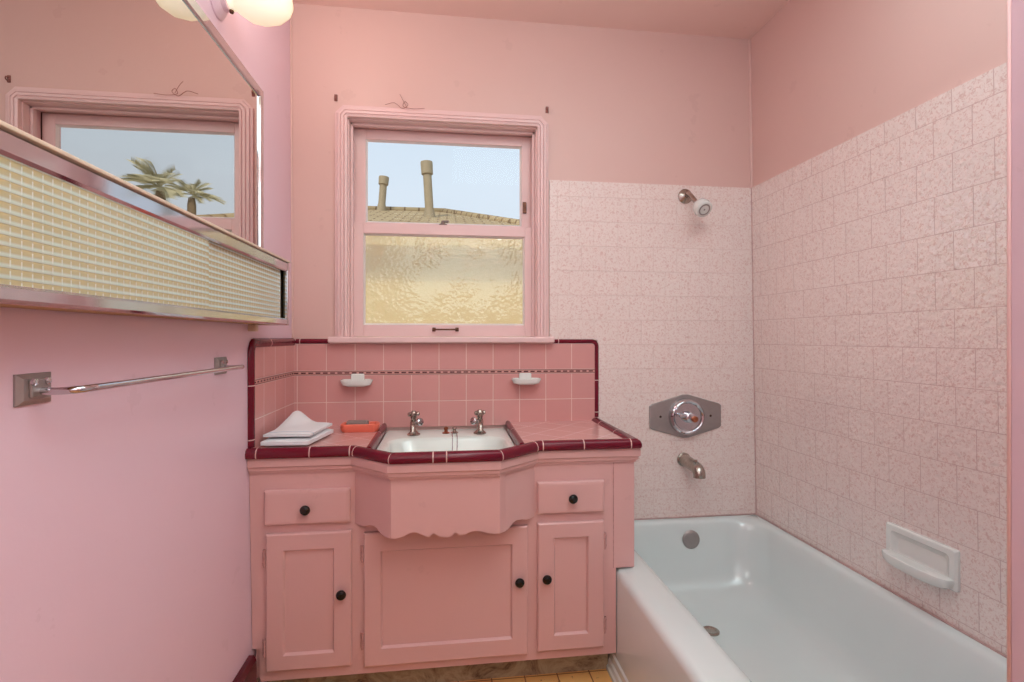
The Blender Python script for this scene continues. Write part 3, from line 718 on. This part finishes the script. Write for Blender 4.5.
q0 = P(649, 416, YT); q1 = P(720.3, 416, YT); cx = (q0.x+q1.x)/2; cz = P(686, 416, YT).z
t = thing('shower_valve', (cx, YT, cz), 'steel hexagonal shower valve plate with a round dial', 'valve')
hw = (q1.x-q0.x)/2
poly = [(cx-hw, cz-.044), (cx-hw, cz+.044), (cx-hw+.012, cz+.052), (cx-.012, cz+.090), (cx+.012, cz+.090), (cx+hw-.012, cz+.052), (cx+hw, cz+.044), (cx+hw, cz-.044), (cx+hw-.012, cz-.052), (cx+.012, cz-.090), (cx-.012, cz-.090), (cx-hw+.012, cz-.052)]
bm = B(); ins = lambda k: [(cx+(x-cx)*k, cz+(z-cz)*k) for x, z in poly]
rings(bm, [[(x, YT, z) for x, z in poly], [(x, YT-.005, z) for x, z in poly], [(x, YT-.007, z) for x, z in ins(.975)]], smooth=False); link('face_plate', bm, m_brush, t)
for s in (-1, 1):
    bm = B(); lathe(bm, (cx+s*hw*.70, YT-.007, cz), (0, -1, 0), [(0, .005), (.002, .004)], 12); link('screw', bm, m_dark, t)
bm = B(); lathe(bm, (cx, YT-.007, cz), (0, -1, 0), [(0, .076), (.012, .076), (.022, .072), (.026, .066), (.024, .060), (.018, .056), (.0185, .02), (.0185, .001)], 44); dl = link('dial_ring', bm, m_chrome, t)
bm = B(); lathe(bm, (cx, YT-.0252, cz), (0, -1, 0), [(0, .024), (.018, .022), (.030, .020), (.034, .014), (.034, .002)], 28)
box(bm, (cx-.045, YT-.052, cz+.001), (cx-.010, YT-.030, cz+.016), .005)
link('handle', bm, m_chrome, t)
bm = B(); kx = cx+.012; lathe(bm, (kx, YT-.0585, cz-.004), (0, -1, 0), [(0, .013), (.008, .013), (.010, .009), (.008, .003)], 20); link('button', bm, m_copper, t)

q = P(679, 458.5, YT); sx, sz = q.x+.02, q.z-.004
t = thing('tub_spout', (sx, YT, sz), 'worn chrome tub spout on the tile below the shower valve', 'spout')
bm = B(); lathe(bm, (sx, YT, sz), (0, -1, 0), [(0, .029), (.006, .029), (.010, .025)], 24); link('flange', bm, m_worn, t)
bm = B(); sp = [(sx, YT-.006, sz), (sx+.001, YT-.04, sz-.002), (sx+.002, YT-.08, sz-.006), (sx+.003, YT-.112, sz-.010), (sx+.003, YT-.128, sz-.024), (sx+.003, YT-.130, sz-.042)]
tube(bm, curve(sp, 6), [.0245-.0015*k/30 for k in range(31)], 20); link('body', bm, m_worn, t)
bm = B(); lathe(bm, (sx+.003, YT-.10, sz+.008), (0, 0, 1), [(0, .005), (.006, .004), (.008, .007), (.014, .006)], 14); link('diverter', bm, m_worn, t)

# wall soap dish on the right
xs = xr(.5)-.008
t = thing('wall_soap_dish', (xs, 1.26, .45), 'white ceramic soap dish set in the right hand tub wall', 'soap dish')
bm = B()
def yr(i, z0=0, z1=0, x=0, r=.006): return [(x, p_[0], p_[1]) for p_ in rrect(1.153+i, 1.367-i, .453+i+z0, .562-i+z1, r, 0, 5)]
rings(bm, [yr(0, 0, 0, xs+.001), yr(0, 0, 0, xs-.008), yr(.004, 0, 0, xs-.013), yr(.018, 0, 0, xs-.013, .012), yr(.022, 0, 0, xs-.008, .012), yr(.034, 0, 0, xs-.0025, .010)])
link('dish_plate', bm, m_ceramic, t)
bm = B(); n = 20; rs = []
for sc, z in ((.86, .456), (.95, .461), (1.0, .476), (.98, .483), (.93, .485), (.5, .485)):
    r_ = []
    for k in range(n+1):
        a = PI*k/n; r_.append((xs-.010-.042*sc*abs(math.sin(a))**.55, 1.26-.104*sc*math.cos(a), z))
    rs.append(r_)
rings(bm, rs); link('tray_lip', bm, m_ceramic, t)

# ------------------------------------------------------------------ towel bar
wx = lambda z: xl(z)
zb_ = 1.036
t = thing('towel_bar', (wx(zb_), 1.1, zb_), 'chrome towel bar on the left wall under the glass cabinet', 'towel bar')
for ya, yb2 in ((.774, .837), (1.379, 1.443)):
    bm = B(); x = wx(zb_); R = lambda i, xx: [(xx, ya+i, zb_-.022+i), (xx, yb2-i, zb_-.022+i), (xx, yb2-i, zb_+.022-i), (xx, ya+i, zb_+.022-i)]
    rings(bm, [R(0, x-.001), R(0, x+.003), R(.007, x+.008)], smooth=False)
    box(bm, ((x+.007), (ya+yb2)/2-.016, zb_-.012), (x+.012, (ya+yb2)/2+.016, zb_+.014), .002)
    br_ = link('bracket', bm, m_brush, t)
    for k in (-.012, .012):
        bm = B(); lathe(bm, (x+.011, (ya+yb2)/2+k, zb_+.010), (1, 0, 0), [(0, .0055), (.003, .005), (.004, .002)], 14); link('screw', bm, m_chrome, br_)
bm = B(); x = wx(zb_)+.008
path = [(x, .808, zb_-.004), (x+.025, .808, zb_-.004), (x+.045, .812, zb_-.003), (x+.054, .832, zb_-.002), (x+.055, .87, zb_-.002), (x+.055, 1.1, zb_-.002), (x+.055, 1.34, zb_-.002), (x+.054, 1.388, zb_-.002), (x+.045, 1.406, zb_-.003), (x+.025, 1.411, zb_-.004), (x, 1.411, zb_-.004)]
tube(bm, curve(path, 6), .0055, 14); link('rod', bm, m_chrome, t)

# ------------------------------------------------------------------ mirror
XM = -.575; YM1 = 1.684; YM0 = .35
ztop = 1.880; zlow = 1.345
t = thing('wall_mirror', (XM, 1.0, zlow), 'large chrome-framed mirror on the left wall', 'mirror')
bm = B(); box(bm, (xl(1.6)+.001, YM0, zlow-.02), (XM, YM1-.004, ztop-.004)); link('mirror_glass', bm, m_mirror, t)
bm = B(); fpath = [(YM1, zlow-.02), (YM1, ztop), (YM0, ztop)]
fprof = [(-.028, .0003), (-.026, .0055), (-.002, .0055), (0, .004), (0, -.0105), (-.028, -.0105)]
sweep(bm, fpath, fprof, lambda u, v, h: (XM+h, u, v), side=1, smooth=False); link('mirror_frame', bm, m_chrome, t)

# ------------------------------------------------------------------ glass-front shelf cabinet
XB = -.494; zt_, zb2 = 1.345, 1.148
t = thing('glass_cabinet', (XB-.04, 1.0, zb2), 'long chrome cabinet with ribbed glass sliding panels below the mirror', 'cabinet')
xw = xl(1.2)+.001
bm = B()
box(bm, (xw, YM0, zb2+.001), (xw+.006, YM1-.001, zt_-.002))
box(bm, (xw, YM0, zb2+.001), (XB-.020, YM1-.001, zb2+.008)); box(bm, (xw, YM0, zt_-.010), (XB-.020, YM1-.001, zt_-.002))
box(bm, (xw, YM1-.008, zb2+.001), (XB-.020, YM1-.001, zt_-.002)); box(bm, (xw, YM0, zb2+.001), (XB-.020, YM0+.006, zt_-.002))
link('cabinet_body', bm, m_tan, t)
bm = B(); box(bm, (xw, YM0-.002, zt_-.001), (XB+.004, YM1+.003, zt_+.005), .0015); link('top_ledge', bm, m_cream, t)
bm = B()   # top rail, bottom rail, end posts with raised centre
def rail(za, zb3):
    prism(bm, [(XB-.020, za), (XB-.004, za), (XB, za+.004), (XB, zb3-.004), (XB-.004, zb3), (XB-.020, zb3)], YM0, YM1, 'XZ')
rail(zt_-.030, zt_-.001); rail(zb2, zb2+.021)
box(bm, (XB-.020, YM1-.016, zb2), (XB+.0005, YM1+.001, zt_-.001), .002); box(bm, (xw, YM1-.001, zb2), (XB-.018, YM1+.001, zt_-.001))
box(bm, (XB-.020, YM0, zb2), (XB+.0005, YM0+.02, zt_-.001), .002)
link('chrome_frame', bm, m_chrome, t)
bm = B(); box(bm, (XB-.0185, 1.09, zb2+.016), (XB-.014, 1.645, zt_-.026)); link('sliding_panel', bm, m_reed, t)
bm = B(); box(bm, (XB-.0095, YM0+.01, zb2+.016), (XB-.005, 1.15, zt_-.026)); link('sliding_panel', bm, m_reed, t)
bm = B(); q = P(258, 328, 1.62); box(bm, (xl(1.13)-.001, 1.60, zb2-.020), (xl(1.13)+.022, 1.625, zb2+.001), .003); link('mounting_bracket', bm, m_cream, t)

# ------------------------------------------------------------------ wall sconce
t = thing('wall_sconce', (xl(1.99), 1.41, 1.995), 'wall light with rounded frosted cream shade above the mirror', 'light')
bm = B(); lathe(bm, (xl(1.99), 1.405, 1.985), (1, 0, 0), [(0, .048), (.004, .048), (.012, .040), (.018, .030), (.030, .027)], 32); link('canopy', bm, m_wall_l, t)
bm = B(); lathe(bm, (-.562, 1.41, 1.992), (1, 0, .12), [(0, .030), (.012, .030), (.022, .040), (.045, .058), (.075, .066), (.110, .064), (.138, .050), (.150, .034), (.153, .01)], 40); link('shade', bm, m_shade, t)
bm = B(); lathe(bm, (-.556, 1.412, 1.966), (0, -.3, -1), [(0, .003), (.006, .003), (.007, .006), (.012, .005)], 12); link('thumb_screw', bm, m_brass, t)

# ------------------------------------------------------------------ outside
bm = B(); box(bm, (-30, 2.6, -.65), (30, 60, -.6)); tag(link('trim_yard', bm, m_ground), 'pale ground outside the window', 'ground', kind='structure')
h = thing('neighbouring_house', (-1.5, 6, -.6), 'neighbouring house with yellow wall and tan shingle roof', 'house')
bm = B(); box(bm, (-7, 4.7, -.6), (1.25, 10, 2.0)); link('wall', bm, m_stucco, h)
bm = B()
E0, E1 = Vector((-7.4, 4.45, 2.02)), Vector((1.32, 4.45, 2.02)); R0, R1 = Vector((-5, 7.5, 2.95)), Vector((-.05, 7.5, 2.95)); G0, G1 = Vector((-7.4, 10.3, 2.02)), Vector((1.32, 10.3, 2.02))
for f in ((E0, E1, R1, R0), (E1, G1, R1), (G1, G0, R0, R1), (G0, E0, R0), (E0, G0, G1, E1)): bm.faces.new([bm.verts.new(p_) for p_ in f])
bmesh.ops.remove_doubles(bm, verts=bm.verts, dist=1e-4); link('roof', bm, m_roof, h)
bm = B(); tube(bm, [R0, R1], .05, 8); tube(bm, [R1, E1], .05, 8); link('ridge_tiles', bm, m_roof, h)
bm = B(); box(bm, (-7.4, 4.43, 1.90), (1.32, 4.47, 2.03)); link('eave_board', bm, m_stucco, h)
def vent(pxb, pyb, pxt, pyt, Y, w, lab):
    a = P(pxb, pyb, Y); b = P(pxt, pyt, Y); a.z -= .1; dd = b-a; L = dd.length; d_ = dd.normalized()
    t = thing('roof_vent_pipe', tuple(a), lab, 'vent pipe', 'vent pipes on the neighbouring roof')
    bm = B(); lathe(bm, a, d_, [(0, w*1.5), (.12, w*1.15), (.16, w), (L*.8, w)], 20); link('pipe', bm, m_vent, t)
    bm = B(); lathe(bm, a+d_*L*.78, d_, [(0, w*1.1), (.01, w*1.35), (L*.19, w*1.42), (L*.22, w*1.38), (L*.222, w*.9)], 20); link('cap', bm, m_vent, t)
vent(430, 213, 426.5, 162, 6.3, .052, 'taller tan vent pipe with capped top on the roof outside')
vent(381, 207.5, 384, 177, 7.3, .050, 'shorter tan vent pipe farther left on the roof outside')
def palm(x, y, z, r, lab, nf=26):
    t = thing('palm_tree', (x, y, -.6), lab, 'palm tree', 'palms outside the window')
    bm = B(); lathe(bm, (x, y, -.6), (0, 0, 1), [(0, .2), (.5, .14), (z+.6-.3, .11), (z+.5, .08)], 14); link('trunk', bm, m_trunk, t)
    bm = B(); rnd = random.Random(int(x*100))
    for k in range(nf):
        a = rnd.random()*2*PI; el = rnd.uniform(-.2, 1.25); L = r*rnd.uniform(.75, 1.1)
        d_ = Vector((math.cos(a)*math.cos(el), math.sin(a)*math.cos(el), math.sin(el)))
        pts_ = [Vector((x, y, z))+d_*L*s-Vector((0, 0, .35*L*s*s)) for s in (0, .25, .5, .75, 1)]
        tube(bm, pts_, [.012, .012, .009, .006, .003], 5)
        _, s_, t_ = frame_of(d_)
        for i in range(14):
            s = .25+.75*i/14; p0 = Vector((x, y, z))+d_*L*s-Vector((0, 0, .35*L*s*s))
            for sg in (-1, 1):
                tip = p0+(d_*.6+s_*sg*.7-Vector((0, 0, .25))).normalized()*L*.38*(1.1-s*.6)
                w = t_*.012+s_*.006
                bm.faces.new([bm.verts.new(q_) for q_ in (p0-w, p0+w, tip)])
    link('fronds', bm, m_palm, t)
palm(5.05, 12.0, 4.40, .85, 'dry fronded palm mirrored at the lower edge of the mirror, the left and larger crown')
palm(5.80, 15.0, 5.05, .75, 'pale palm mirrored at the lower edge of the mirror, the right and lower crown')

# ------------------------------------------------------------------ light
w = bpy.data.worlds.new('sky'); scene.world = w; w.use_nodes = True
nt = w.node_tree; bg = nt.nodes['Background']
tc = nt.nodes.new('ShaderNodeTexCoord'); sp_ = nt.nodes.new('ShaderNodeSeparateXYZ'); rp = nt.nodes.new('ShaderNodeValToRGB')
nt.links.new(tc.outputs['Generated'], sp_.inputs[0]); nt.links.new(sp_.outputs[2], rp.inputs[0]); nt.links.new(rp.outputs[0], bg.inputs[0])
e = rp.color_ramp.elements; e[0].position = 0; e[0].color = srgb(232, 238, 242); e[1].position = .5; e[1].color = srgb(208, 226, 240)
bg.inputs[1].default_value = 1.05
def area(name, loc, rot, sx, sy, energy, col):
    l = bpy.data.lights.new(name, 'AREA'); l.shape = 'RECTANGLE'; l.size = sx; l.size_y = sy; l.energy = energy; l.color = col
    o = bpy.data.objects.new(name, l); C.objects.link(o); o.location = loc; o.rotation_euler = rot; return o
LC = (.69, 1, 1.04)
area('bounce_light', (.30, -.70, 1.85), (math.radians(92), 0, math.radians(-4)), 1.6, .9, 7.0, LC)
area('flash_up', (.45, .05, 1.85), (PI, 0, 0), .7, .5, 26.5, LC)
area('overhead_fill', (.64, .62, 2.36), (0, 0, 0), 1.2, 1.0, 13.5, LC)  # unseen fill light added overhead to brighten the tub and right wall
s = bpy.data.lights.new('sun', 'SUN'); s.energy = 2.6; s.angle = .02; s.color = (1, .95, .84)
so = bpy.data.objects.new('sun', s); C.objects.link(so); so.rotation_euler = (math.radians(48), 0, math.radians(-28))
p = bpy.data.lights.new('sconce_bulb', 'POINT'); p.energy = 2.1; p.color = (1, .93, .82); p.shadow_soft_size = .05
po = bpy.data.objects.new('sconce_bulb', p); C.objects.link(po); po.location = (-.40, 1.50, 2.22)

for o in bpy.data.objects:
    if '_o' in o: del o['_o']
scene.view_settings.view_transform = 'Standard'
scene.view_settings.look = 'None'
scene.view_settings.exposure = 0
